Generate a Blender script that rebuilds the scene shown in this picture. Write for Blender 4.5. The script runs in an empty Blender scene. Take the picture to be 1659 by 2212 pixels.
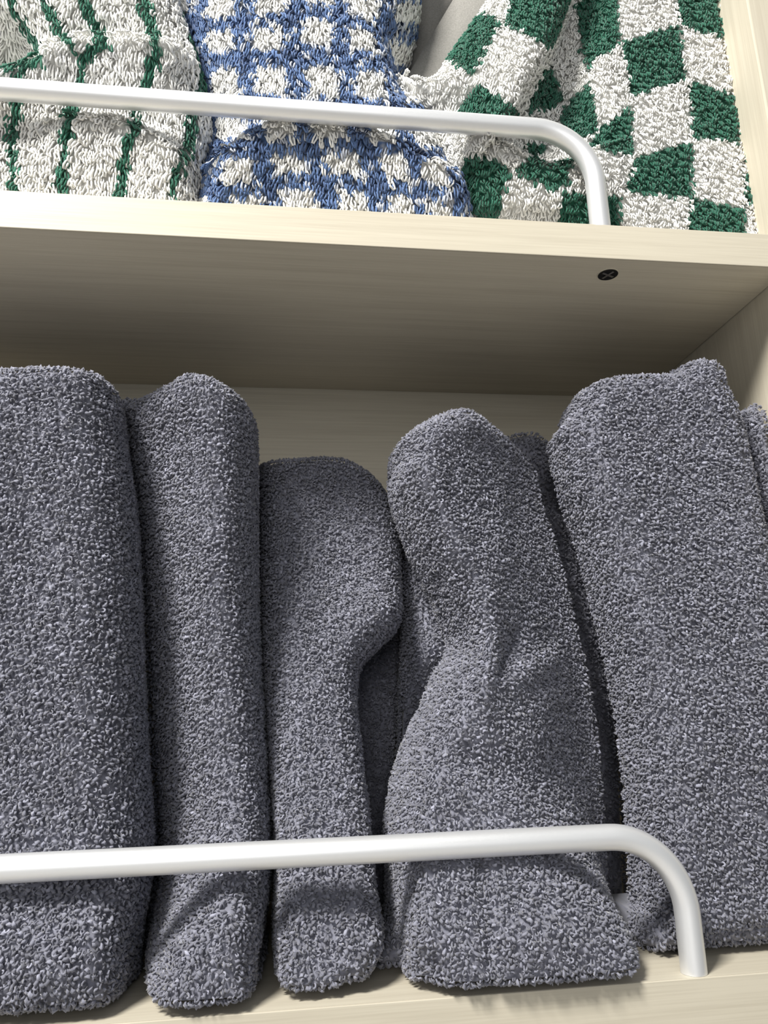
import bpy, math, random
import numpy as np

# ------------------------------------------------------------------ camera, world, lights, exposure
W_PX, H_PX = 1659.0, 2212.0
F_PX, YAW, PITCH, ROLL = 1660.4, 0.13593, 0.24904, -0.02773
CAM = np.array([-0.33748, -0.4204, 0.13986])
FW = np.array([math.sin(YAW)*math.cos(PITCH), math.cos(YAW)*math.cos(PITCH), math.sin(PITCH)])
_r = np.array([math.cos(YAW), -math.sin(YAW), 0.0])
_u = np.cross(_r, FW)
RT = _r*math.cos(ROLL) + _u*math.sin(ROLL)
UP = -_r*math.sin(ROLL) + _u*math.cos(ROLL)

scene = bpy.context.scene
COL = scene.collection
from mathutils import Matrix, Vector
cam_d = bpy.data.cameras.new('camera')
cam_d.sensor_fit = 'HORIZONTAL'
cam_d.sensor_width = 36.0
cam_d.lens = F_PX/W_PX*36.0
cam_d.clip_start = 0.01
cam = bpy.data.objects.new('camera', cam_d)
COL.objects.link(cam)
cam.matrix_world = Matrix(((RT[0], UP[0], -FW[0], CAM[0]), (RT[1], UP[1], -FW[1], CAM[1]),
                           (RT[2], UP[2], -FW[2], CAM[2]), (0, 0, 0, 1)))
scene.camera = cam

world = bpy.data.worlds.new('room_light')
scene.world = world
world.use_nodes = True
world.node_tree.nodes['Background'].inputs[0].default_value = (0.86, 0.93, 1.0, 1)
world.node_tree.nodes['Background'].inputs[1].default_value = 0.22

def area_light(name, loc, target, size, power, color):
    d = bpy.data.lights.new(name, 'AREA')
    d.shape = 'SQUARE'; d.size = size; d.energy = power; d.color = color
    o = bpy.data.objects.new(name, d); COL.objects.link(o)
    o.location = loc
    o.rotation_euler = (Vector(target)-Vector(loc)).to_track_quat('-Z', 'Y').to_euler()
    return o
area_light('ceiling_lamp', (-1.16, -0.92, 1.60), (-0.3, 0.05, 0.30), 0.42, 70, (1.0, 0.97, 0.91))
area_light('front_fill', (-0.9, -3.0, 0.78), (-0.3, 0.1, 0.35), 1.2, 21, (1.0, 0.98, 0.95))  # added fill from the front to brighten the back panel, no known lamp

vs = scene.view_settings
vs.view_transform = 'Standard'; vs.look = 'None'; vs.gamma = 1.0; vs.exposure = 0.0
vs.use_curve_mapping = False

# ------------------------------------------------------------------ helpers
rng = np.random.default_rng(7)

def project(P):
    v = np.asarray(P, float) - CAM
    d = v @ FW
    return np.stack([W_PX/2 + F_PX*(v @ RT)/d, H_PX/2 - F_PX*(v @ UP)/d], -1)

def ray(px, py):
    return FW + RT*((px-W_PX/2)/F_PX) + UP*((H_PX/2-py)/F_PX)

def on_y(px, py, y0, lean=0.0, zref=0.0):
    """point of a pixel's ray on the (leaning) upright plane Y = y0 + lean*(Z-zref)"""
    d = ray(px, py)
    Y = y0
    for _ in range(8):
        p = CAM + d*((Y-CAM[1])/d[1])
        Y = y0 + lean*(p[2]-zref)
    return p

def link(o, parent=None):
    COL.objects.link(o)
    if parent is not None: o.parent = parent
    return o

def np_mesh(name, V, Fq, mat, parent=None, colors=None, smooth=True):
    V = np.asarray(V, np.float32); Fq = np.asarray(Fq, np.int32)
    me = bpy.data.meshes.new(name)
    n, k = Fq.shape
    me.vertices.add(len(V)); me.vertices.foreach_set('co', V.ravel())
    me.loops.add(n*k); me.loops.foreach_set('vertex_index', Fq.ravel())
    me.polygons.add(n)
    me.polygons.foreach_set('loop_start', np.arange(0, n*k, k, dtype=np.int32))
    me.polygons.foreach_set('loop_total', np.full(n, k, np.int32))
    me.update(calc_edges=True)
    if smooth: me.polygons.foreach_set('use_smooth', np.ones(n, bool))
    if colors is not None:
        a = me.color_attributes.new('yarn', 'FLOAT_COLOR', 'POINT')
        c = np.ones((len(V), 4), np.float32); c[:, :3] = colors
        a.data.foreach_set('color', c.ravel())
    me.materials.append(mat)
    return link(bpy.data.objects.new(name, me), parent)

def empty(name, loc, label=None, cat=None, group=None):
    o = bpy.data.objects.new(name, None); COL.objects.link(o)
    o.location = loc; o.empty_display_size = 0.02
    if label: o['label'] = label
    if cat: o['category'] = cat
    if group: o['group'] = group
    return o

def adopt(child, parent):
    child.parent = parent
    child.location = Vector(child.location) - Vector(parent.location)

def box(name, x0, x1, y0, y1, z0, z1, mat, parent=None, bevel=0.0008):
    import bmesh
    bm = bmesh.new()
    bmesh.ops.create_cube(bm, size=1)
    for v in bm.verts:
        v.co = ((x0+x1)/2+v.co.x*(x1-x0), (y0+y1)/2+v.co.y*(y1-y0), (z0+z1)/2+v.co.z*(z1-z0))
    if bevel: bmesh.ops.bevel(bm, geom=list(bm.edges), offset=bevel, segments=2, profile=0.5, affect='EDGES')
    me = bpy.data.meshes.new(name); bm.to_mesh(me); bm.free()
    me.materials.append(mat)
    return link(bpy.data.objects.new(name, me), parent)

# ------------------------------------------------------------------ materials
def new_mat(name):
    m = bpy.data.materials.new(name); m.use_nodes = True
    nt = m.node_tree
    return m, nt, nt.nodes['Principled BSDF']

def wood(name, axis):
    m, nt, b = new_mat(name)
    N = nt.nodes.new; L = nt.links.new
    tc = N('ShaderNodeTexCoord'); mp = N('ShaderNodeMapping'); L(tc.outputs['Object'], mp.inputs[0])
    sc = [170.0, 170.0, 170.0]; sc[axis] = 4.5
    mp.inputs['Scale'].default_value = sc
    n1 = N('ShaderNodeTexNoise'); n1.inputs['Scale'].default_value = 1.0; n1.inputs['Detail'].default_value = 5; n1.inputs['Roughness'].default_value = 0.6
    L(mp.outputs[0], n1.inputs['Vector'])
    mp2 = N('ShaderNodeMapping'); L(tc.outputs['Object'], mp2.inputs[0])
    s2 = [900.0, 900.0, 900.0]; s2[axis] = 14.0
    mp2.inputs['Scale'].default_value = s2
    n2 = N('ShaderNodeTexNoise'); n2.inputs['Scale'].default_value = 1.0; n2.inputs['Detail'].default_value = 3
    L(mp2.outputs[0], n2.inputs['Vector'])
    mx = N('ShaderNodeMath'); mx.operation = 'MULTIPLY_ADD'; mx.inputs[1].default_value = 0.45
    L(n2.outputs[0], mx.inputs[0]); 
    sc_ = N('ShaderNodeMath'); sc_.operation = 'MULTIPLY'; sc_.inputs[1].default_value = 0.6
    L(n1.outputs[0], sc_.inputs[0]); L(sc_.outputs[0], mx.inputs[2])
    r = N('ShaderNodeValToRGB')
    r.color_ramp.elements[0].position = 0.36; r.color_ramp.elements[0].color = (0.50, 0.455, 0.365, 1)
    r.color_ramp.elements[1].position = 0.62; r.color_ramp.elements[1].color = (0.59, 0.545, 0.445, 1)
    L(mx.outputs[0], r.inputs[0]); L(r.outputs[0], b.inputs['Base Color'])
    b.inputs['Roughness'].default_value = 0.48
    b.inputs['Specular IOR Level'].default_value = 0.35
    bp = N('ShaderNodeBump'); bp.inputs['Strength'].default_value = 0.12; bp.inputs['Distance'].default_value = 0.0004
    L(mx.outputs[0], bp.inputs['Height']); L(bp.outputs[0], b.inputs['Normal'])
    return m

def cotton(name, rough=0.95, sheen=0.30):
    m, nt, b = new_mat(name)
    at = nt.nodes.new('ShaderNodeAttribute'); at.attribute_name = 'yarn'
    nt.links.new(at.outputs['Color'], b.inputs['Base Color'])
    b.inputs['Roughness'].default_value = rough
    b.inputs['Specular IOR Level'].default_value = 0.12
    b.inputs['Sheen Weight'].default_value = sheen
    b.inputs['Sheen Roughness'].default_value = 0.5
    return m

def flat_weave(name, color):
    m, nt, b = new_mat(name)
    N = nt.nodes.new; L = nt.links.new
    tc = N('ShaderNodeTexCoord'); w = N('ShaderNodeTexNoise'); w.inputs['Scale'].default_value = 900
    L(tc.outputs['Object'], w.inputs['Vector'])
    r = N('ShaderNodeValToRGB')
    r.color_ramp.elements[0].color = [c*0.82 for c in color]+[1]; r.color_ramp.elements[1].color = list(color)+[1]
    r.color_ramp.elements[0].position = 0.35; r.color_ramp.elements[1].position = 0.65
    L(w.outputs[0], r.inputs[0]); L(r.outputs[0], b.inputs['Base Color'])
    b.inputs['Roughness'].default_value = 0.9; b.inputs['Specular IOR Level'].default_value = 0.1
    bp = N('ShaderNodeBump'); bp.inputs['Strength'].default_value = 0.5; bp.inputs['Distance'].default_value = 0.0005
    L(w.outputs[0], bp.inputs['Height']); L(bp.outputs[0], b.inputs['Normal'])
    return m

def metal(name, color, rough, metallic=1.0):
    m, nt, b = new_mat(name)
    N = nt.nodes.new; L = nt.links.new
    b.inputs['Metallic'].default_value = metallic
    b.inputs['Base Color'].default_value = (*color, 1)
    tc = N('ShaderNodeTexCoord'); n = N('ShaderNodeTexNoise'); n.inputs['Scale'].default_value = 1500
    L(tc.outputs['Object'], n.inputs['Vector'])
    mr = N('ShaderNodeMapRange'); mr.inputs['To Min'].default_value = rough*0.85; mr.inputs['To Max'].default_value = rough*1.15
    L(n.outputs[0], mr.inputs['Value']); L(mr.outputs[0], b.inputs['Roughness'])
    return m

def plain(name, color, rough=0.8):
    m, nt, b = new_mat(name)
    n = nt.nodes.new('ShaderNodeTexNoise'); n.inputs['Scale'].default_value = 8
    r = nt.nodes.new('ShaderNodeValToRGB')
    r.color_ramp.elements[0].color = [c*0.94 for c in color]+[1]; r.color_ramp.elements[1].color = list(color)+[1]
    nt.links.new(n.outputs[0], r.inputs[0]); nt.links.new(r.outputs[0], b.inputs['Base Color'])
    b.inputs['Roughness'].default_value = rough
    return m

M_WOODX = wood('pale_wood_long_grain', 0)
M_WOODZ = wood('pale_wood_upright_grain', 2)
M_COTTON = cotton('terry_cotton')
M_HEM_SHADE = flat_weave('woven_hem_painted_shade', (0.28, 0.272, 0.255))  # white hem cloth, its shade painted in as a grey base colour
M_ALU = metal('satin_aluminium', (0.84, 0.85, 0.87), 0.42, 0.62)
M_DARKMET = metal('dark_zinc', (0.10, 0.10, 0.11), 0.35)
M_BRIGHTMET = metal('bright_zinc', (0.85, 0.83, 0.80), 0.3)
M_WALL = plain('painted_wall', (0.75, 0.74, 0.71))
M_FLOOR = plain('floor_tile', (0.55, 0.53, 0.50), 0.5)

# ------------------------------------------------------------------ setting and shelf unit
SH, ST, SB = 0.41898, 0.025, 0.22368          # opening height, board thickness, depth
ZU = SH+ST                                     # top of upper board
XL = -1.05
wl = box('wall_back', -3, 2.5, 0.245, 0.345, -0.8, 2.3, M_WALL, bevel=0); wl['kind'] = 'structure'
fl = box('floor', -3, 2.5, -3, 0.345, -0.85, -0.8, M_FLOOR, bevel=0); fl['kind'] = 'structure'

unit = empty('shelf_unit', (0, 0, -0.8), 'pale wood shelf unit with aluminium rails holding rows of towels', 'shelf')
def U(o):
    adopt(o, unit); return o
U(box('side_panel', 0, 0.025, -0.0044, 0.236, -0.8, 1.15, M_WOODZ, bevel=0.0012))
U(box('side_panel', XL-0.025, XL, -0.0044, 0.236, -0.8, 1.15, M_WOODZ, bevel=0.0012))
U(box('back_panel', XL+0.0004, -0.0004, SB+0.0003, SB+0.0093, -0.8, 1.15, M_WOODX, bevel=0))
for zt in (ZU, 0.0, -0.70):
    bd = U(box('shelf_board', XL+0.0006, -0.0006, 0.001, SB, zt-ST, zt, M_WOODX, bevel=0))
    box('edge_band', XL+0.0006, -0.0006, 0.0, 0.00098, zt-ST, zt, M_WOODX, bd, bevel=0.0004)

def tube(name, path, rad, mat, sides=24):
    P = np.array(path, float)
    n = len(P)
    T = np.gradient(P, axis=0); T /= np.linalg.norm(T, axis=1)[:, None]
    B = np.array([0, 1.0, 0])
    V = []
    for p, t in zip(P, T):
        nn = np.cross(t, B); nn /= np.linalg.norm(nn)
        for k in range(sides):
            a = 2*math.pi*k/sides
            V.append(p + rad*(math.cos(a)*nn + math.sin(a)*B))
    F = [[i*sides+k, i*sides+(k+1) % sides, (i+1)*sides+(k+1) % sides, (i+1)*sides+k] for i in range(n-1) for k in range(sides)]
    return np_mesh(name, V, F, mat)

def rail(zb, h, xr, yr, R=0.040, rad=0.0068):
    xl = XL+0.12
    path = [(xl, yr, zb+0.0001), (xl, yr, zb+(h-R)*0.5)]
    for k in range(17):
        a = math.pi - k/16*math.pi/2
        path.append((xl+R+R*math.cos(a), yr, zb+h-R+R*math.sin(a)))
    for k in range(1, 12): path.append((xl+R+(xr-xl-2*R)*k/12, yr, zb+h))
    for k in range(17):
        a = math.pi/2 - k/16*math.pi/2
        path.append((xr-R+R*math.cos(a), yr, zb+h-R+R*math.sin(a)))
    path += [(xr, yr, zb+(h-R)*0.5), (xr, yr, zb+0.0001)]
    return U(tube('guard_rail', path, rad, M_ALU))
YR = 0.0078
pl = on_y(650, 1843, YR); pp = on_y(1490, 2020, YR)
rail(0.0, pl[2], pp[0], YR)
pl = on_y(600, 237, YR); pp = on_y(1290, 430, YR)
rail(ZU, pl[2]-ZU, pp[0], YR)

# cam lock in the underside of the upper board
d = ray(1313, 592); pc = CAM + d*((SH-CAM[2])/d[2])
def cam_lock(x, y):
    n = 40; r = 0.0066
    rings = [(r*1.10, SH+0.0002), (r*1.08, SH-0.0004), (r*1.0, SH-0.0004)]
    V = []; F = []
    for rr, z in rings:
        for k in range(n):
            a = 2*math.pi*k/n; V.append((x+rr*math.cos(a), y+rr*math.sin(a), z))
    for i in range(len(rings)-1):
        for k in range(n): F.append([i*n+k, (i+1)*n+k, (i+1)*n+(k+1) % n, i*n+(k+1) % n])
    o = U(np_mesh('cam_lock', V, F, M_WOODX))
    o['label'] = 'round dark cam lock with bright cross slot'
    V = [(x, y, SH-0.0003)]; F = []
    for k in range(n):
        a = 2*math.pi*k/n; V.append((x+r*math.cos(a), y+r*math.sin(a), SH-0.0008))
    for k in range(n): F.append([0, 1+(k+1) % n, 1+k])
    np_mesh('lock_face', V, F, M_DARKMET, o)
    for ang in (25, 115):
        ca, sa = math.cos(math.radians(ang)), math.sin(math.radians(ang))
        V = []; 
        for (a_, b_, z_) in ((-.75, -.13, -.0009), (.75, -.13, -.0009), (.75, .13, -.0009), (-.75, .13, -.0009), (0, 0, -.0014)):
            a2, b2 = a_*r, b_*r
            V.append((x+a2*ca-b2*sa, y+a2*sa+b2*ca, SH+z_))
        np_mesh('cross_slot', V, [[0, 1, 4], [1, 2, 4], [2, 3, 4], [3, 0, 4]], M_BRIGHTMET, o, smooth=False)
cam_lock(pc[0], pc[1])

# ------------------------------------------------------------------ towels
def seg_dist(P, A, B):
    AB = B-A; L2 = (AB**2).sum()+1e-18
    t = np.clip(((P-A) @ AB)/L2, 0, 1)
    return np.hypot(*(P-(A+t[:, None]*AB)).T)

def inside(P, poly):
    x, y = P[:, 0], P[:, 1]; c = np.zeros(len(P), bool); n = len(poly)
    for i in range(n):
        x0, y0 = poly[i]; x1, y1 = poly[(i+1) % n]
        if y0 == y1: continue
        m = ((y0 > y) != (y1 > y)) & (x < (x1-x0)*(y-y0)/(y1-y0)+x0)
        c ^= m
    return c

def dense(poly, n=6):
    """Catmull-Rom through the points"""
    P = np.array(poly, float)
    if len(P) < 3: return P
    Q = np.vstack([2*P[0]-P[1], P, 2*P[-1]-P[-2]]); out = []
    for i in range(1, len(Q)-2):
        p0, p1, p2, p3 = Q[i-1:i+3]
        for k in range(n):
            t = k/n
            out.append(0.5*((2*p1)+(-p0+p2)*t+(2*p0-5*p1+4*p2-p3)*t*t+(-p0+3*p1-3*p2+p3)*t**3))
    out.append(P[-1]); return np.array(out)

class Noise2:
    def __init__(s, seed, n=14, f0=12, f1=90):
        r = np.random.default_rng(seed)
        s.k = r.normal(size=(n, 2)); s.k /= np.linalg.norm(s.k, axis=1)[:, None]
        s.f = np.exp(r.uniform(np.log(f0), np.log(f1), n)); s.p = r.uniform(0, 6.28, n)
    def __call__(s, P):
        a = np.sin((P @ s.k.T)*s.f*2 + s.p)*(12/s.f)**0.6
        return a.sum(1)/math.sqrt(len(s.f))

def make_body(left, right, top, y0, zb, bf, r_left, r_right, r_top, r_bot=0.012, lean=0.0, depth=0.11,
              dents=(), steps=(), seed=1, cell=0.0025, inset=0.002, noise=0.0012, bottom=None, xmax=None, yl=None, yr=None, pl=0.9, pr=0.9, foot=0.7, toe=0.0, toe_h=0.035):
    """outline (pixels, on a leaning upright plane) -> puffed front face + side walls running back.
    returns vertices, quads and the count of front vertices"""
    to = lambda pts: np.array([on_y(px, py, y0, lean, zb)[[0, 2]] for px, py in dense(pts)])
    to2 = lambda pts, y: np.array([on_y(px, py, y, lean, zb)[[0, 2]] for px, py in dense(pts)])
    Lf, Rt = to2(left, yl or y0), to2(right, yr or y0)
    Tp = np.array([on_y(px, py, y0-0.6*bf, lean, zb)[[0, 2]] for px, py in dense(top)])
    w_ = np.linspace(0, 1, len(Tp)); Tp[:, 0] += (1-w_)*(Lf[0, 0]-Tp[0, 0])+w_*(Rt[0, 0]-Tp[-1, 0])
    for e_, s_ in ((0, Lf), (-1, Rt)):
        dz = Tp[e_, 1]-s_[0, 1]; s_[:, 1] += dz*np.linspace(1, 0, len(s_))**2
    if bottom is None:
        Lf[:, 1] = np.maximum(Lf[:, 1], zb); Rt[:, 1] = np.maximum(Rt[:, 1], zb)
        Bt = np.array([[Lf[-1, 0], zb], [Rt[-1, 0], zb]])
        if Lf[-1, 1] > zb: Lf = np.vstack([Lf, Bt[0]])
        if Rt[-1, 1] > zb: Rt = np.vstack([Rt, Bt[1]])
    else:
        Bt = to(bottom)
    if xmax is not None:
        for a_ in (Lf, Rt, Tp, Bt): a_[:, 0] = np.minimum(a_[:, 0], xmax)
    groups = [(Lf, r_left), (Tp, r_top), (Rt, r_right), (Bt, r_bot)]
    poly = np.vstack([Tp, Rt[1:], Bt[::-1], Lf[::-1]])
    lo, hi = poly.min(0)-cell, poly.max(0)+cell
    nx, nz = int((hi[0]-lo[0])/cell)+2, int((hi[1]-lo[1])/cell)+2
    gx, gz = np.meshgrid(lo[0]+np.arange(nx)*cell, lo[1]+np.arange(nz)*cell)
    P = np.stack([gx.ravel(), gz.ravel()], 1)
    segs = [(poly[i], poly[(i+1) % len(poly)]) for i in range(len(poly))]
    def sdf(Q):
        d = np.full(len(Q), 9.0)
        for a, b in segs: d = np.minimum(d, seg_dist(Q, a, b))
        return np.where(inside(Q, poly), d, -d)
    s = sdf(P)-inset
    G = s.reshape(nz, nx); gzv, gxv = np.gradient(G, cell)
    gr = np.stack([gxv.ravel(), gzv.ravel()], 1); gr /= np.linalg.norm(gr, axis=1)[:, None]+1e-9
    keep = s > -0.55*cell
    near = keep & (s < 0.55*cell)
    P2 = P.copy(); P2[near] -= gr[near]*s[near][:, None]
    idx = -np.ones(len(P), int)
    q = np.arange(nx*nz).reshape(nz, nx)
    quads = np.stack([q[:-1, :-1], q[:-1, 1:], q[1:, 1:], q[1:, :-1]], -1).reshape(-1, 4)
    quads = quads[keep[quads].all(1)]
    used = np.unique(quads); idx[used] = np.arange(len(used)); quads = idx[quads]
    P2 = P2[used]
    ts = []
    for g, r in groups:
        d = np.full(len(P2), 9.0)
        for i in range(len(g)-1): d = np.minimum(d, seg_dist(P2, g[i], g[i+1]))
        if g is Lf or g is Rt: r = r*(1-foot*np.exp(-((P2[:, 1]-zb)/0.055)**2))
        ts.append(np.clip((d-inset)/r, 0, None))
    h = np.ones(len(P2))
    for t, k_ in zip(ts, (pl, 0.9, pr, 0.9)):
        t = np.clip(t, 0, 1); h *= np.sqrt(np.clip(1-(1-t)**2, 0, 1))**k_
    base = y0 + lean*(P2[:, 1]-zb)
    Y = base - bf*h
    V = np.stack([P2[:, 0], Y, P2[:, 1]], 1)
    pix = project(V)
    amt = np.clip(h*1.4, 0, 1)
    for (cx, cy, rx, ry, ang, dep) in dents:
        a = math.radians(ang); dx, dy = pix[:, 0]-cx, pix[:, 1]-cy
        u = (dx*math.cos(a)+dy*math.sin(a))/rx; v = (-dx*math.sin(a)+dy*math.cos(a))/ry
        V[:, 1] += amt*dep*np.exp(-(u*u+v*v))
    for (line, dep, soft, fall) in steps:
        # step: surface on the lower/right-hand side of a pixel polyline is proud by dep, fading over `fall` pixels
        ln = dense(line); best = np.full(len(V), 1e9); sg = np.zeros(len(V))
        for i in range(len(ln)-1):
            A, B = ln[i], ln[i+1]; AB = B-A; L2 = (AB**2).sum()
            t = np.clip(((pix-A) @ AB)/L2, 0, 1); D = pix-(A+t[:, None]*AB); dd = np.hypot(*D.T)
            cr = AB[0]*D[:, 1]-AB[1]*D[:, 0]
            m = dd < best; best[m] = dd[m]; sg[m] = np.sign(cr[m])
        sd = best*sg
        V[:, 1] -= amt*dep/(1+np.exp(-np.clip(sd/soft, -30, 30)))*np.exp(-(np.clip(sd, 0, None)/fall)**2)*np.exp(-(np.clip(-sd, 0, None)/(soft*6))**2)
    V[:, 1] += Noise2(seed)(P2)*noise*amt
    V[:, 1] -= toe*amt*np.exp(-((P2[:, 1]-zb)/toe_h)**2)
    # side walls
    e = np.concatenate([quads[:, [0, 1]], quads[:, [1, 2]], quads[:, [2, 3]], quads[:, [3, 0]]])
    es = np.sort(e, 1); key = es[:, 0].astype(np.int64)*10**7+es[:, 1]
    uq, inv, cnt = np.unique(key, return_inverse=True, return_counts=True)
    bnd = e[cnt[inv] == 1]
    bv = np.unique(bnd); mp = -np.ones(len(V), int); mp[bv] = np.arange(len(bv))
    nf = len(V); nq = len(quads)
    Vs = [V]; Q = [quads]
    cen = P2.mean(0)
    prev = bv.copy()
    for k, f in enumerate((0.12, 0.3, 0.6, 1.0)):
        ring = V[bv].copy(); ring[:, 1] = np.minimum(base[bv]*1.0 + depth*f, 0.214)
        sh = 1-0.05*f
        ring[:, 0] = cen[0]+(ring[:, 0]-cen[0])*sh
        start = nf+k*len(bv); new = start+np.arange(len(bv))
        Vs.append(ring)
        pm = np.zeros(nf, int); pm[bv] = prev; nm = np.zeros(nf, int); nm[bv] = new
        Q.append(np.stack([pm[bnd[:, 1]], pm[bnd[:, 0]], nm[bnd[:, 0]], nm[bnd[:, 1]]], 1))
        prev = new
    Vall = np.vstack(Vs); Vall[:, 2] = np.maximum(Vall[:, 2], zb+0.0005)
    return Vall, np.vstack(Q[:5 if depth < 0.05 else 3]+Q[5 if depth < 0.05 else 3:]), nq, len(bnd)*(4 if depth < 0.05 else 2)

def poisson(V, Q, rad, seed, mask=None):
    """even sample points on quads"""
    r = np.random.default_rng(seed)
    T = np.vstack([Q[:, [0, 1, 2]], Q[:, [0, 2, 3]]])
    A, B, C = V[T[:, 0]], V[T[:, 1]], V[T[:, 2]]
    nrm = np.cross(B-A, C-A); ar = np.linalg.norm(nrm, axis=1)/2
    n = int(ar.sum()/(rad*rad)*5.0)
    t = r.choice(len(T), n, p=ar/ar.sum())
    a, b = r.random(n), r.random(n); fl_ = a+b > 1; a[fl_] = 1-a[fl_]; b[fl_] = 1-b[fl_]
    P = A[t]+(B[t]-A[t])*a[:, None]+(C[t]-A[t])*b[:, None]
    # smooth vertex normals
    vn = np.zeros_like(V)
    for k in range(3): np.add.at(vn, T[:, k], nrm)
    vn /= np.linalg.norm(vn, axis=1)[:, None]+1e-12
    Nn = vn[T[t, 0]]*(1-a-b)[:, None]+vn[T[t, 1]]*a[:, None]+vn[T[t, 2]]*b[:, None]
    Nn /= np.linalg.norm(Nn, axis=1)[:, None]+1e-12
    if mask is not None:
        m = mask(P, Nn); P, Nn = P[m], Nn[m]
    cells = {}; keep = []
    K = np.floor(P/rad).astype(int).tolist(); PL = P.tolist(); r2 = rad*rad
    offs = [(i, j, k) for i in (-1, 0, 1) for j in (-1, 0, 1) for k in (-1, 0, 1)]
    for i, (kx, ky, kz) in enumerate(K):
        x, y, z = PL[i]; ok = True
        for ox, oy, oz in offs:
            c = cells.get((kx+ox, ky+oy, kz+oz))
            if c:
                for (qx, qy, qz) in c:
                    if (qx-x)**2+(qy-y)**2+(qz-z)**2 < r2: ok = False; break
                if not ok: break
        if ok:
            cells.setdefault((kx, ky, kz), []).append((x, y, z)); keep.append(i)
    return P[keep], Nn[keep]

def tube_template(path, radii, sides=4):
    P = np.array(path, float); n = len(P)
    T = np.gradient(P, axis=0); T /= np.linalg.norm(T, axis=1)[:, None]
    nrm = np.cross(T[0], [0.3, 0.5, 0.81]); nrm /= np.linalg.norm(nrm)
    V = []
    for i in range(n):
        nrm = nrm-T[i]*(nrm @ T[i]); nrm /= np.linalg.norm(nrm); b = np.cross(T[i], nrm)
        for k in range(sides):
            a = 2*math.pi*k/sides; V.append(P[i]+radii[i]*(math.cos(a)*nrm+math.sin(a)*b))
    F = [[i*sides+k, (i+1)*sides+k, (i+1)*sides+(k+1) % sides, i*sides+(k+1) % sides] for i in range(n-1) for k in range(sides)]
    return np.array(V), np.array(F)

def curl_templates(seed, count=10):
    """short twisted curls: local axes (across, down, out) in millimetres"""
    r = np.random.default_rng(seed); out = []
    for c in range(count):
        if c % 2:      # open ring lying on the cloth
            R = r.uniform(0.62, 0.85); a0 = r.uniform(0, 6.28); sp = math.radians(r.uniform(200, 290)); pts = []
            for k in range(6):
                a = a0+sp*k/5
                pts.append((R*math.cos(a), R*math.sin(a)*r.uniform(0.85, 1.1), 1.0+0.45*math.sin(a*1.0+c)+r.normal()*0.12-(0.7 if k in (0, 5) else 0)))
            rad = np.array([0.34, 0.46, 0.50, 0.50, 0.46, 0.34])
        else:          # upright nub
            R = r.uniform(0.62, 0.9); a0 = math.radians(r.uniform(-70, -30)); a1 = math.radians(r.uniform(200, 265))
            tw = r.uniform(-1.1, 1.1); pts = []
            for k in range(5):
                a = a0+(a1-a0)*k/4
                pts.append((R*math.cos(a), tw*R*(k/4-0.5)*1.6+r.normal()*0.15, 0.55+R*1.0*math.sin(a)+r.normal()*0.15))
            rad = np.array([0.45, 0.72, 0.80, 0.72, 0.45])
        out.append(tube_template(np.array(pts)*1e-3, rad*1e-3, 3))
    return out

def loop_templates(seed, count=10, length=5.0):
    """hanging terry loops: rise from the cloth, droop and turn back"""
    r = np.random.default_rng(seed); out = []
    for _ in range(count):
        L = length*r.uniform(0.8, 1.2); w = r.uniform(0.55, 0.85); lift = r.uniform(1.4, 2.4); sk = r.uniform(-0.5, 0.5)
        key = [(-w, 0, -0.3), (-w*1.1+sk*0.3, L*0.5, lift), (-w*0.55+sk, L*0.97, lift*0.7),
               (w*0.65+sk, L*0.97, lift*0.8), (w*1.1+sk*0.4, L*0.62, lift*1.15), (w*0.8, L*0.25, lift*0.8), (w*0.9, 0, -0.3)]
        rad = [0.42, 0.54, 0.52, 0.52, 0.54, 0.50, 0.42]
        out.append(tube_template(np.array(key)*1e-3, np.array(rad)*1e-3))
    return out

CURLS = curl_templates(3)
LOOPS = loop_templates(5)
SHORT = loop_templates(9, length=3.6)

def build_pile(name, P, N, templates, colors, parent, spin, scale=1.0, seed=0, droop=0.0):
    r = np.random.default_rng(seed); n = len(P)
    down = np.tile([0, 0, -1.0], (n, 1)); dn = down-N*(down*N).sum(1)[:, None]
    bad = np.linalg.norm(dn, axis=1) < 1e-3; dn[bad] = [1, 0, 0]
    dn /= np.linalg.norm(dn, axis=1)[:, None]; ac = np.cross(dn, N)
    a = r.uniform(-spin, spin, n); ca, sa = np.cos(a)[:, None], np.sin(a)[:, None]
    X = ac*ca+dn*sa; Yd = -ac*sa+dn*ca
    Zn = N+down*droop+r.normal(size=(n, 3))*0.18; Zn /= np.linalg.norm(Zn, axis=1)[:, None]
    s = scale*r.uniform(0.82, 1.2, n)
    var = r.integers(0, len(templates), n); Vs, Fs, Cs = [], [], []; off = 0
    for k, (tv, tf) in enumerate(templates):
        m = np.where(var == k)[0]
        if not len(m): continue
        v = P[m][:, None]+s[m][:, None, None]*(tv[None, :, 0:1]*X[m][:, None]+tv[None, :, 1:2]*Yd[m][:, None]+tv[None, :, 2:3]*Zn[m][:, None])
        f = tf[None]+(off+np.arange(len(m))*len(tv))[:, None, None]
        Vs.append(v.reshape(-1, 3)); Fs.append(f.reshape(-1, 4)); Cs.append(np.repeat(colors[m], len(tv), 0)); off += len(m)*len(tv)
    o = np_mesh(name, np.vstack(Vs), np.vstack(Fs), M_COTTON, parent, np.vstack(Cs))
    o['kind'] = 'stuff'
    return o

GREY = np.array([0.198, 0.202, 0.250])
def grey_color(pix, r):
    n = len(pix); k = np.exp(r.normal(size=n)*0.22)[:, None]
    return np.clip(GREY*k + r.normal(size=(n, 1))*0.004, 0.01, 1)

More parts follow.
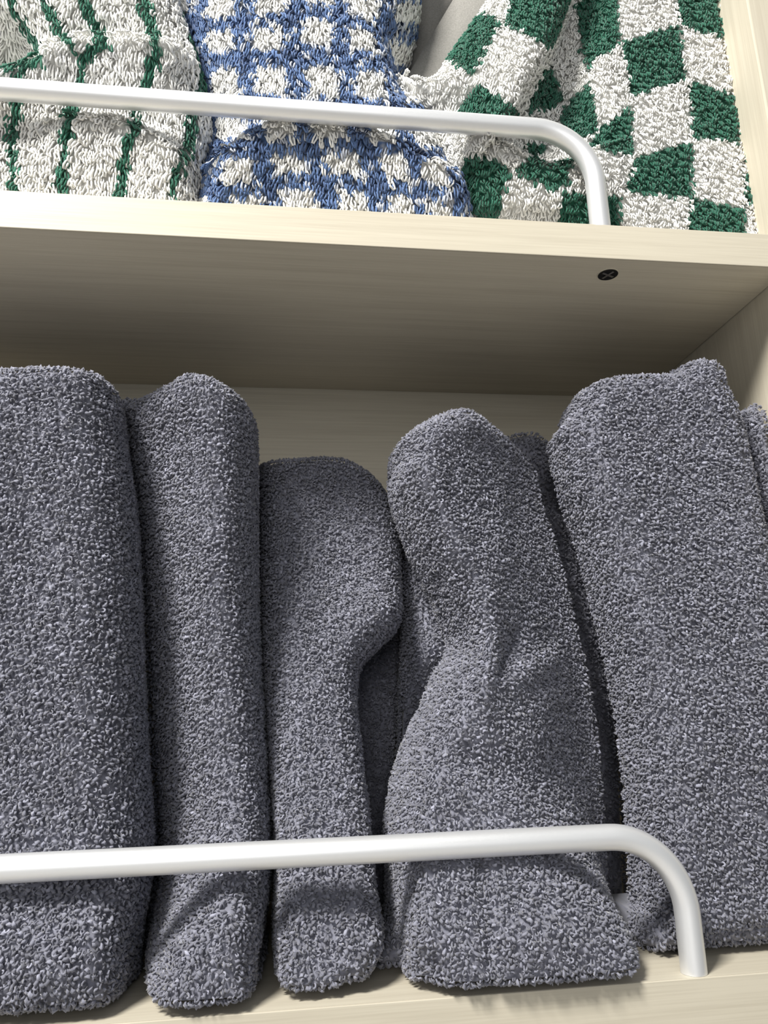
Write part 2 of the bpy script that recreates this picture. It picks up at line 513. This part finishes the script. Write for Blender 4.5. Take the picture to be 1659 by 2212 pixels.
PILES = []; OFF = []
def towel(root, part, body, color_fn, templates, spacing, seed, spin, scale, droop):
    V, Q, nq, nb = body
    col = color_fn(project(V), np.random.default_rng(seed))
    fn = np.cross(V[Q[:, 1]]-V[Q[:, 0]], V[Q[:, 2]]-V[Q[:, 0]]); vn = np.zeros_like(V)      # ground weave lies under the pile
    for k in range(4): np.add.at(vn, Q[:, k], fn)
    vn /= np.linalg.norm(vn, axis=1)[:, None]+1e-12
    zl = V[:, 2].min(); G = V-vn*(0.0013*np.clip((V[:, 2:3]-zl)/0.008, 0, 1)); G[:, 2] = np.maximum(G[:, 2], zl)
    c = np_mesh(part, G-np.array(root.location), Q, M_COTTON, root, col)
    PILES.append((root, part, c, body, color_fn, templates, spacing, seed, spin, scale, droop))

def grow_piles(margin=70, above=215, cell=12, reach=5):
    """terry pile on every towel; spots buried deep behind other towels stay bare cloth"""
    nx, ny = int((W_PX+2*margin)/cell)+1, int((H_PX+above+margin)/cell)+1
    zb = np.full((ny, nx), np.inf)
    def cells(P):
        px = project(P); return ((px[:, 0]+margin)/cell).astype(int), ((px[:, 1]+above)/cell).astype(int)
    for t in PILES:
        V, Q, nq, nb = t[3]; P = V[Q].mean(1); i, j = cells(P); m = (i >= 0) & (i < nx) & (j >= 0) & (j < ny)
        np.minimum.at(zb, (j[m], i[m]), ((P-CAM) @ FW)[m])
    far = zb.copy()
    for ax in (0, 1):
        acc = far.copy()
        for k in range(1, reach+1):
            for sgn in (-k, k): acc = np.maximum(acc, np.roll(far, sgn, ax))
        far = acc
    for (root, part, c, body, color_fn, templates, spacing, seed, spin, scale, droop) in PILES:
        V, Q, nq, nb = body
        def mask(P, N):
            i, j = cells(P); ok = (i >= 0) & (i < nx) & (j >= 0) & (j < ny)
            i = np.clip(i, 0, nx-1); j = np.clip(j, 0, ny-1)
            D = (P-CAM); dep = D @ FW; D = D/np.linalg.norm(D, axis=1)[:, None]
            if root in OFF: ok = P[:, 0] < 9
            return ok & ((N*D).sum(1) < 0.12) & ((dep < far[j, i]+0.016) | (root in OFF))
        P, N = poisson(V, Q[:nq+nb], spacing, seed, mask)
        col = color_fn(project(P), np.random.default_rng(seed+1))
        build_pile('terry_loops' if templates is not CURLS else 'terry_curls', P-np.array(root.location), N, templates, col, c if part != 'cloth' else root, spin, scale, seed, droop)
        NP.append(len(P))

NP = []
GRP = 'grey towels standing on the lower shelf'
def grey_towel(label, seed, spacing=0.0019, **kw):
    body = make_body(seed=seed, **kw)
    V = body[0]
    root = empty('grey_towel', (float(V[:, 0].mean()), float(kw['y0']), 0.0), label, 'towel', GRP)
    towel(root, 'cloth', body, grey_color, CURLS, spacing, seed, math.pi, 1.25 if seed != 10 else 2.3, 0.15)
    if seed == 10: OFF.append(root)
    return root

def extra(root, part, seed, spacing=0.002, **kw):
    body = make_body(seed=seed, **kw)
    towel(root, part, body, grey_color, CURLS, spacing, seed, math.pi, 1.25, 0.15)

E12 = [(264, 838), (272, 930), (290, 1050), (300, 1200), (308, 1400), (318, 1600), (328, 1750), (330, 1830), (322, 1930), (308, 2010), (302, 2100), (300, 2180)]
E45 = [(1168, 905), (1180, 960), (1205, 1060), (1240, 1160), (1270, 1280), (1300, 1400), (1320, 1500), (1335, 1600), (1345, 1700), (1352, 1800), (1358, 1950), (1362, 2080)]

grey_towel('wide grey towel added out of view past the smooth flat-topped one, to stop bounce light', 10, spacing=0.0040,  # unseen towel, added to cut bounce light from the empty shelf end
    top=[(-800, 900), (-600, 830), (-300, 820), (-160, 850)], left=[(-800, 900), (-760, 2200)], right=[(-160, 850), (-150, 1400), (-140, 2180)],
    y0=0.066, zb=0.0, bf=0.04, r_left=0.04, r_right=0.04, r_top=0.02, r_bot=0.01, cell=0.004)

grey_towel('grey towel with a smooth flat rounded top, pressed against the softly peaked one', 11,
    top=[(-150, 850), (-60, 806), (50, 790), (150, 785), (225, 790), (256, 806), (264, 838)], right=E12,
    left=[(-150, 850), (-140, 1400), (-130, 2180)],
    y0=0.062, zb=0.0, bf=0.042, r_left=0.04, r_right=0.030, r_top=0.016, r_bot=0.010, depth=0.03, toe=0.017, toe_h=0.07,
    dents=[(30, 1230, 90, 260, 10, 0.005), (180, 1900, 120, 40, -12, 0.007), (130, 2060, 90, 70, 0, -0.006)])

grey_towel('grey towel with a softly peaked top, between the flat-topped one and the shortest one', 12,
    top=[(230, 800), (262, 802), (300, 808), (360, 804), (418, 794), (452, 804), (500, 823), (535, 838), (553, 862)],
    left=[(x-(34 if y < 1000 else 20 if y < 1300 else 6), y+6) for x, y in E12],
    right=[(553, 866), (556, 950), (556, 1100), (558, 1250), (563, 1400), (575, 1550), (585, 1700), (590, 1800), (588, 1900), (578, 1980), (570, 2030), (588, 2080), (606, 2120), (612, 2180)],
    y0=0.102, yl=0.085, yr=0.075, zb=0.0, bf=0.074, r_left=0.085, pl=2.8, r_right=0.034, r_top=0.018, r_bot=0.006, toe=0.032, toe_h=0.07, depth=0.08,
    dents=[(350, 2010, 60, 130, 12, 0.011), (520, 1960, 60, 60, 0, -0.004), (430, 1350, 60, 250, 0, -0.003)])

t3 = grey_towel('shortest grey towel, set back in the shade with one pinched edge', 13,
    top=[(548, 992), (620, 988), (690, 984), (735, 988), (780, 1010), (835, 1052)],
    left=[(548, 992), (552, 1250), (560, 1450), (580, 1700), (590, 1850), (588, 1980), (592, 2090), (604, 2140)],
    right=[(835, 1052), (858, 1130), (864, 1250), (860, 1340), (815, 1395), (778, 1440), (772, 1520), (784, 1640), (795, 1760), (803, 1880), (812, 1960), (790, 2020), (755, 2070), (735, 2130)],
    y0=0.088, yl=0.08, foot=0.5, zb=0.0, bf=0.046, r_left=0.020, r_right=0.022, r_top=0.012, r_bot=0.006, lean=0.28, depth=0.07, toe=0.036, toe_h=0.09,
    dents=[(640, 1480, 50, 260, 0, -0.004), (800, 1330, 70, 60, -30, -0.008)])
extra(t3, 'back_fold', 23, spacing=0.0021,
    top=[(690, 1150), (780, 1150), (872, 1160)], left=[(690, 1150), (700, 1600), (720, 2100)], right=[(872, 1160), (872, 1400), (858, 1700), (848, 1900), (846, 2080)],
    y0=0.178, zb=0.0, bf=0.012, r_left=0.02, r_right=0.03, r_top=0.02, lean=0.12, depth=0.03)

t4 = grey_towel('creased grey towel with pinched dents and a pointed top, beside the shortest one', 14,
    top=[(836, 985), (842, 940), (892, 900), (948, 872), (995, 860), (1050, 876), (1105, 900), (1155, 932), (1192, 975)],
    left=[(836, 985), (838, 1040), (868, 1130), (898, 1200), (930, 1262), (956, 1330), (968, 1385), (938, 1440), (904, 1520), (880, 1570), (850, 1650), (835, 1720), (825, 1800), (830, 1880), (828, 1960), (822, 2060)],
    right=[(1192, 975)]+[(x+3, y) for x, y in E45[2:]],
    y0=0.098, yr=0.066, zb=0.0, bf=0.072, r_left=0.015, r_right=0.110, pr=3.2, r_top=0.020, r_bot=0.006, depth=0.02, toe=0.034, toe_h=0.07,
    dents=[(1010, 1400, 16, 100, -3, 0.013), (1048, 1400, 20, 120, 0, -0.006), (1096, 1405, 15, 60, 22, 0.007), (1175, 1425, 90, 24, -32, -0.007),
           (960, 1375, 26, 40, 0, 0.008), (1180, 1520, 60, 120, 12, -0.005), (1075, 1130, 24, 200, 3, -0.003), (900, 1030, 40, 80, 10, -0.003),
           (980, 1620, 90, 40, 35, 0.006), (1060, 1660, 120, 50, 10, 0.004), (1022, 1960, 12, 160, 0, 0.005), (1150, 1980, 90, 80, 0, -0.005), (880, 2070, 60, 50, 30, 0.018)])
extra(t4, 'inner_fold', 27, spacing=0.0021,
    top=[(846, 1080), (900, 1070), (1000, 1080)], left=[(846, 1080), (862, 1150), (870, 1250), (870, 1350), (866, 1450), (862, 1560), (858, 1800)], right=[(1000, 1080), (1010, 1400), (1010, 1800)],
    y0=0.150, zb=0.0, bf=0.020, r_left=0.02, r_right=0.02, r_top=0.02, depth=0.02, dents=[(930, 1400, 60, 50, 0, -0.010), (920, 1580, 80, 90, 0, 0.02)])
extra(t4, 'back_fold', 24, spacing=0.0024,
    top=[(1000, 985), (1080, 940), (1130, 926), (1160, 928), (1190, 950)], left=[(1000, 985), (1000, 1300), (1000, 1900)], right=[(1190, 950), (1250, 1130), (1310, 1400), (1340, 1600), (1350, 1900)],
    y0=0.150, zb=0.0, bf=0.014, r_left=0.02, r_right=0.03, r_top=0.02, depth=0.04)
extra(t4, 'under_fold', 25, spacing=0.0024,
    top=[(800, 2030), (900, 2000), (1000, 2000)], left=[(800, 2030), (800, 2090)], right=[(1000, 2000), (1000, 2090)],
    y0=0.055, zb=0.0, bf=0.02, r_left=0.01, r_right=0.01, r_top=0.01, depth=0.03)

t5 = grey_towel('tall grey towel with a knobbly top, leaning toward the creased one', 15,
    top=[(1168, 912), (1198, 882), (1215, 835), (1260, 809), (1330, 798), (1420, 797), (1445, 775), (1495, 767), (1535, 790), (1556, 830)],
    left=[(1168, 912)]+E45[1:-1]+[(1362, 2022)],
    right=[(1556, 830), (1582, 905), (1600, 980), (1616, 1060), (1640, 1180), (1659, 1270), (1682, 1450), (1698, 1650), (1706, 1850), (1708, 1982)],
    bottom=[(1362, 2022), (1450, 2030), (1550, 2012), (1659, 1990), (1708, 1982)],
    y0=0.048, yl=0.076, zb=0.0, bf=0.026, r_left=0.022, r_right=0.018, r_top=0.014, r_bot=0.012, depth=0.035,
    dents=[(1480, 1100, 90, 200, -10, 0.003), (1500, 1950, 120, 60, 0, 0.004)])
extra(t5, 'under_fold', 26, spacing=0.0024,
    top=[(1380, 1985), (1500, 1975), (1700, 1950)], left=[(1380, 1985), (1380, 2060)], right=[(1700, 1950), (1700, 2060)],
    y0=0.050, zb=0.0, bf=0.022, r_left=0.01, r_right=0.01, r_top=0.01, depth=0.06)

grey_towel('grey towel tucked between the tall leaning one and the side panel', 16,
    top=[(1560, 905), (1590, 885), (1630, 855), (1660, 836), (1700, 826), (1740, 830)],
    left=[(1562, 905), (1588, 905), (1606, 980), (1622, 1060), (1646, 1180), (1665, 1270), (1688, 1450), (1704, 1650), (1712, 1850), (1714, 2000)],
    right=[(1740, 830), (1790, 1200), (1800, 1600), (1812, 2000)],
    y0=0.050, yl=0.048, zb=0.0, bf=0.018, r_left=0.012, r_right=0.012, r_top=0.02, depth=0.10, xmax=-0.003)

# ------------------------------------------------------------------ patterned towels on the upper shelf
WHITE = np.array([0.79, 0.785, 0.76]); GREEN = np.array([0.024, 0.118, 0.078]); BLUE = np.array([0.098, 0.165, 0.33]); NAVY = np.array([0.05, 0.085, 0.18])
def jitter(c, r, k=0.08): return np.clip(c*np.exp(r.normal(size=(len(c), 1))*k), 0.004, 0.9)

S1 = 1/2.765
def s1(pts): return np.array(pts, float)*S1
STRIPES = [(s1([(20, -300), (50, -80), (70, 0), (110, 80), (190, 190), (245, 290)]), 8), (s1([(200, -300), (235, -80), (260, 0), (310, 80), (380, 190), (432, 265)]), 9),
    (s1([(430, -300), (480, -100), (510, 0), (560, 100), (600, 200), (632, 260)]), 10),
    (s1([(830, -300), (850, -100), (870, 0), (910, 150), (928, 280), (900, 400), (870, 500), (810, 640), (800, 750), (745, 890), (735, 1000), (720, 1200)]), 12),
    (s1([(1050, -300), (1090, 0), (1140, 220), (1188, 380), (1190, 520), (1145, 690), (1128, 830), (1080, 960), (1032, 1080), (1040, 1200)]), 9),
    (s1([(580, 262), (520, 320), (490, 400), (485, 480), (450, 620), (420, 700), (390, 850), (372, 1000), (370, 1180)]), 11.5),
    (s1([(240, 330), (160, 370), (120, 440), (112, 520), (108, 600), (90, 700), (80, 850), (90, 1000), (102, 1150)]), 10),
    (s1([(160, 335), (60, 390), (-30, 440)]), 7)]
def stripe_color(pix, r):
    c = np.tile(WHITE, (len(pix), 1)); q = pix + r.normal(size=pix.shape)*1.5
    for ln, w in STRIPES:
        ln = dense(ln, 3); d = np.full(len(pix), 1e9)
        for i in range(len(ln)-1): d = np.minimum(d, seg_dist(q, ln[i], ln[i+1]))
        c[d < w] = GREEN*1.1
    return jitter(c, r)

def tps(src, dst):
    src = np.array(src, float); dst = np.array(dst, float); n = len(src); sc = 300.0
    f = lambda d: np.where(d > 1e-9, d*d*np.log(d+1e-12), 0)
    s = src/sc; K = f(np.hypot(s[:, None, 0]-s[None, :, 0], s[:, None, 1]-s[None, :, 1]))+np.eye(n)*0.01
    Pm = np.hstack([np.ones((n, 1)), s]); A = np.block([[K, Pm], [Pm.T, np.zeros((3, 3))]])
    w = np.linalg.solve(A, np.vstack([dst, np.zeros((3, 2))]))
    def ev(q):
        q = q/sc; return f(np.hypot(q[:, None, 0]-s[None, :, 0], q[:, None, 1]-s[None, :, 1])) @ w[:n]+np.hstack([np.ones((len(q), 1)), q]) @ w[n:]
    return ev
S2 = 1/2.44
G_SRC = [(240, 20), (500, 10), (760, -70), (985, 30), (1230, 40), (240, 190), (470, 190), (745, 150), (985, 195), (1180, 255), (270, 410), (500, 420), (770, 420), (1040, 420),
         (310, 665), (545, 665), (800, 675), (1080, 695), (320, 880), (600, 840), (890, 835), (1150, 855), (1365, 900), (370, 1070), (640, 1040), (940, 1065), (1190, 1080), (1400, 1090)]
G_DST = [(0, 0), (1, 0), (2, 0), (3, 0), (4, 0), (0, 1), (1, 1), (2, 1), (3, 1), (4, 1), (0, 2), (1, 2), (2, 2), (3, 2),
         (0, 3), (1, 3), (2, 3), (3, 3), (0, 4), (1, 4), (2, 4), (3, 4), (4, 4), (0, 5), (1, 5), (2, 5), (3, 5), (4, 5)]
G_MAP = tps([(x*S2+380, y*S2) for x, y in G_SRC], G_DST)
def gingham_color(pix, r):
    st = G_MAP(pix + r.normal(size=pix.shape)*3.0)
    d = np.abs(st-np.round(st)); bx = d[:, 0] > 0.305; by = d[:, 1] > 0.295
    c = np.tile(WHITE, (len(pix), 1)); u = r.random(len(pix))
    one = bx ^ by; two = bx & by
    c[one] = BLUE*0.95; c[one & (u < 0.24)] = (WHITE*0.5+BLUE*0.5); c[one & (u < 0.05)] = WHITE*0.9; c[two] = NAVY*1.2; c[two & (u < 0.35)] = BLUE
    return jitter(c, r, 0.10)

S3 = 1/2.0507
def c3(pts): return np.array([(x*S3+850, y*S3) for x, y in pts])
GREENS = [c3(p) for p in [
    [(235, 245), (365, 45), (480, 88), (350, 335)],
    [(490, 95), (520, 0), (540, -120), (800, -120), (770, 0), (725, 150), (690, 205)],
    [(270, 490), (375, 370), (470, 415), (555, 475), (545, 530), (480, 560), (270, 560)],
    [(580, 480), (690, 255), (755, 440), (690, 480)],
    [(745, 480), (870, 345), (905, 555), (890, 590), (745, 640)],
    [(820, 120), (800, 20), (900, -80), (985, -60), (1000, 190), (880, 265), (862, 330)],
    [(1255, 0), (1250, -130), (1445, -120), (1450, 0), (1480, 170), (1275, 110)],
    [(1010, 180), (1265, 105), (1300, 350), (1055, 420)],
    [(1310, 345), (1510, 415), (1535, 630), (1325, 600)],
    [(1070, 690), (1320, 620), (1320, 865), (1030, 845), (1060, 740)],
    [(1320, 870), (1555, 920), (1560, 1060), (1300, 1060)],
    [(905, 560), (1050, 465), (1065, 690), (960, 670), (870, 640)],
    [(745, 840), (870, 850), (1000, 860), (1005, 1060), (725, 1060)],
    [(540, 740), (600, 700), (710, 735), (800, 700), (770, 820), (700, 825), (600, 790)],
    [(560, 620), (690, 640), (620, 705)],
    [(280, 780), (325, 680), (420, 690), (530, 745), (480, 850), (480, 960), (270, 960)],
    [(1000, -300), (1240, -340), (1250, -130), (985, -60)], [(400, -60), (500, -300), (600, -300), (540, -120), (470, -20)], [(1450, -120), (1250, -130), (1240, -330)],
    [(1490, 200), (1530, 210), (1545, 400), (1515, 400)], [(1545, 640), (1590, 640), (1600, 900), (1560, 900)]]]
def check_color(pix, r):
    c = np.tile(WHITE, (len(pix), 1)); q = pix+r.normal(size=pix.shape)*1.5
    for g in GREENS: c[inside(q, g)] = GREEN
    return jitter(c, r)
def blue_tail(pix, r):
    st = pix/np.array([60.0, 55.0]); d = np.abs(st-np.round(st)); b = (d > 0.25).any(1)
    c = np.tile(WHITE, (len(pix), 1)); c[b] = BLUE
    return jitter(c, r)

def pattern_towel(name, label, color_fn, seed, templates, spacing=0.0025, scale=1.25, droop=0.35, spin=0.45, **kw):
    body = make_body(seed=seed, **kw)
    V = body[0]
    root = empty(name, (float(V[:, 0].mean()), float(kw['y0']), ZU), label, 'towel')
    towel(root, 'cloth', body, color_fn, templates, spacing, seed, spin, scale, droop)
    return root

pattern_towel('striped_towel', 'white terry towel with thin green stripes, crumpled on the upper shelf', stripe_color, 31, LOOPS,
    top=[(-120, -240), (150, -250), (365, -225)], left=[(-120, -240), (-90, 100), (-60, 300), (-40, 440)],
    right=[(365, -225), (395, -40), (412, 40), (430, 110), (448, 190), (458, 260), (460, 300), (450, 360), (440, 440), (440, 470)],
    y0=0.060, zb=ZU, bf=0.034, r_left=0.03, r_right=0.03, r_top=0.03, r_bot=0.012, depth=0.03,
    dents=[(-5, 75, 66, 58, 30, 0.065), (200, 60, 140, 40, 0, 0.010), (330, 250, 60, 40, 0, 0.006), (250, 330, 60, 40, -30, -0.005), (120, 330, 60, 80, 0, -0.003)],
    steps=[([(-60, 175), (20, 160), (80, 140), (130, 112), (200, 97), (260, 98), (340, 110)], 0.016, 5, 70),
           ([(180, 262), (260, 262), (330, 290), (380, 330)], 0.008, 6, 60)])

pattern_towel('gingham_towel', 'blue and white gingham terry towel between the striped and the check towels', gingham_color, 32, LOOPS, scale=1.3,
    top=[(350, -240), (650, -250), (900, -230)], left=[(350, -240), (365, -60), (385, 60), (410, 170), (440, 280), (430, 350), (420, 440), (420, 480)],
    right=[(900, -230), (912, -40), (900, 40), (884, 100), (866, 150), (880, 200), (915, 240), (945, 300), (970, 370), (992, 440), (1010, 500)],
    y0=0.098, yr=0.07, zb=ZU, bf=0.068, r_left=0.06, r_right=0.035, r_top=0.03, r_bot=0.012, depth=0.10,
    dents=[(500, 270, 50, 50, 0, 0.010), (880, 170, 40, 40, 0, 0.01)],
    steps=[([(500, 330), (545, 298), (620, 283), (700, 292), (800, 305), (900, 345), (980, 390)], 0.014, 6, 90)])

ch = pattern_towel('check_towel', 'green and white checkerboard terry towel beside the side panel', check_color, 33, SHORT, scale=1.2, spin=0.6, spacing=0.0026,
    top=[tuple(p) for p in c3([(505, -440), (900, -480), (1390, -440)])],
    left=[tuple(p) for p in c3([(505, -440), (470, -140), (375, 5), (250, 195), (140, 370), (60, 365), (10, 340), (-20, 420), (40, 520), (150, 620), (200, 760), (230, 1000)])],
    right=[tuple(p) for p in c3([(1390, -440), (1430, -120), (1462, 20), (1495, 200), (1525, 430), (1545, 640), (1575, 850), (1600, 1010), (1605, 1060)])],
    y0=0.062, yr=0.048, zb=ZU, bf=0.034, r_left=0.03, r_right=0.014, r_top=0.03, r_bot=0.010, depth=0.12,
    dents=[(1240, 60, 50, 160, 12, 0.020), (1200, 230, 60, 70, 20, 0.014), (1010, 250, 70, 60, 0, 0.012), (1190, 320, 90, 40, 10, 0.008), (960, 450, 60, 40, 0, 0.02), (1090, 468, 110, 16, 3, 0.03)],
    steps=[([(1250, -150), (1240, -60), (1222, 20), (1190, 100), (1155, 170), (1112, 235)], 0.022, 5, 150),
           ([(1020, 300), (1090, 318), (1130, 345), (1200, 362), (1260, 340)], 0.010, 5, 80)])

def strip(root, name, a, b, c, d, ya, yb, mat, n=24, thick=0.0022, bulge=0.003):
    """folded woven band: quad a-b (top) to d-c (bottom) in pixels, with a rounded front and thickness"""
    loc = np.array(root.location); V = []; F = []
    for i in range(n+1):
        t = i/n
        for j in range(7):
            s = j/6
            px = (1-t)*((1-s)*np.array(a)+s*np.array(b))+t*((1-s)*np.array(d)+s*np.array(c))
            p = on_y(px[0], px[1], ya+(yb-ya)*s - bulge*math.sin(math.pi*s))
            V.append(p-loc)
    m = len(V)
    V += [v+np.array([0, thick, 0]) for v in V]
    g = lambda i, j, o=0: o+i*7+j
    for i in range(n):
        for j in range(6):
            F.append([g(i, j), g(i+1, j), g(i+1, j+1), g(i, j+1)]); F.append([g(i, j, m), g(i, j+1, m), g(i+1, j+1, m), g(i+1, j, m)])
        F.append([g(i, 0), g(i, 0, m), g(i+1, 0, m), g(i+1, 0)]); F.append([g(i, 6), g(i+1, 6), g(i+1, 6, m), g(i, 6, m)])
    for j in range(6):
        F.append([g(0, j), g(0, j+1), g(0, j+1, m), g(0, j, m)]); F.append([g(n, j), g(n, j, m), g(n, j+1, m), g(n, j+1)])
    o = np_mesh(name, V, F, mat, root); o['label'] = 'flat woven white hem band, its shade painted in as grey'
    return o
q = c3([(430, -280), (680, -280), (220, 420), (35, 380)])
strip(ch, 'hem_band', q[0], q[1], q[2], q[3], 0.074, 0.068, M_HEM_SHADE)
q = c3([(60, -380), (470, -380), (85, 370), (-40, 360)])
strip(ch, 'hem_band', q[0], q[1], q[2], q[3], 0.108, 0.092, M_HEM_SHADE)

OFF.append(pattern_towel('blue_towel', 'blue and white terry towel mostly hidden behind the striped one', blue_tail, 34, SHORT, spacing=0.0034, scale=1.8,
    top=[(-330, 250), (-150, 200), (10, 300)], left=[(-330, 250), (-300, 440)], right=[(10, 300), (16, 360), (16, 400), (16, 440)],
    y0=0.075, zb=ZU, bf=0.03, r_left=0.02, r_right=0.02, r_top=0.03, depth=0.06))
grow_piles()
print('loops', NP, sum(NP))
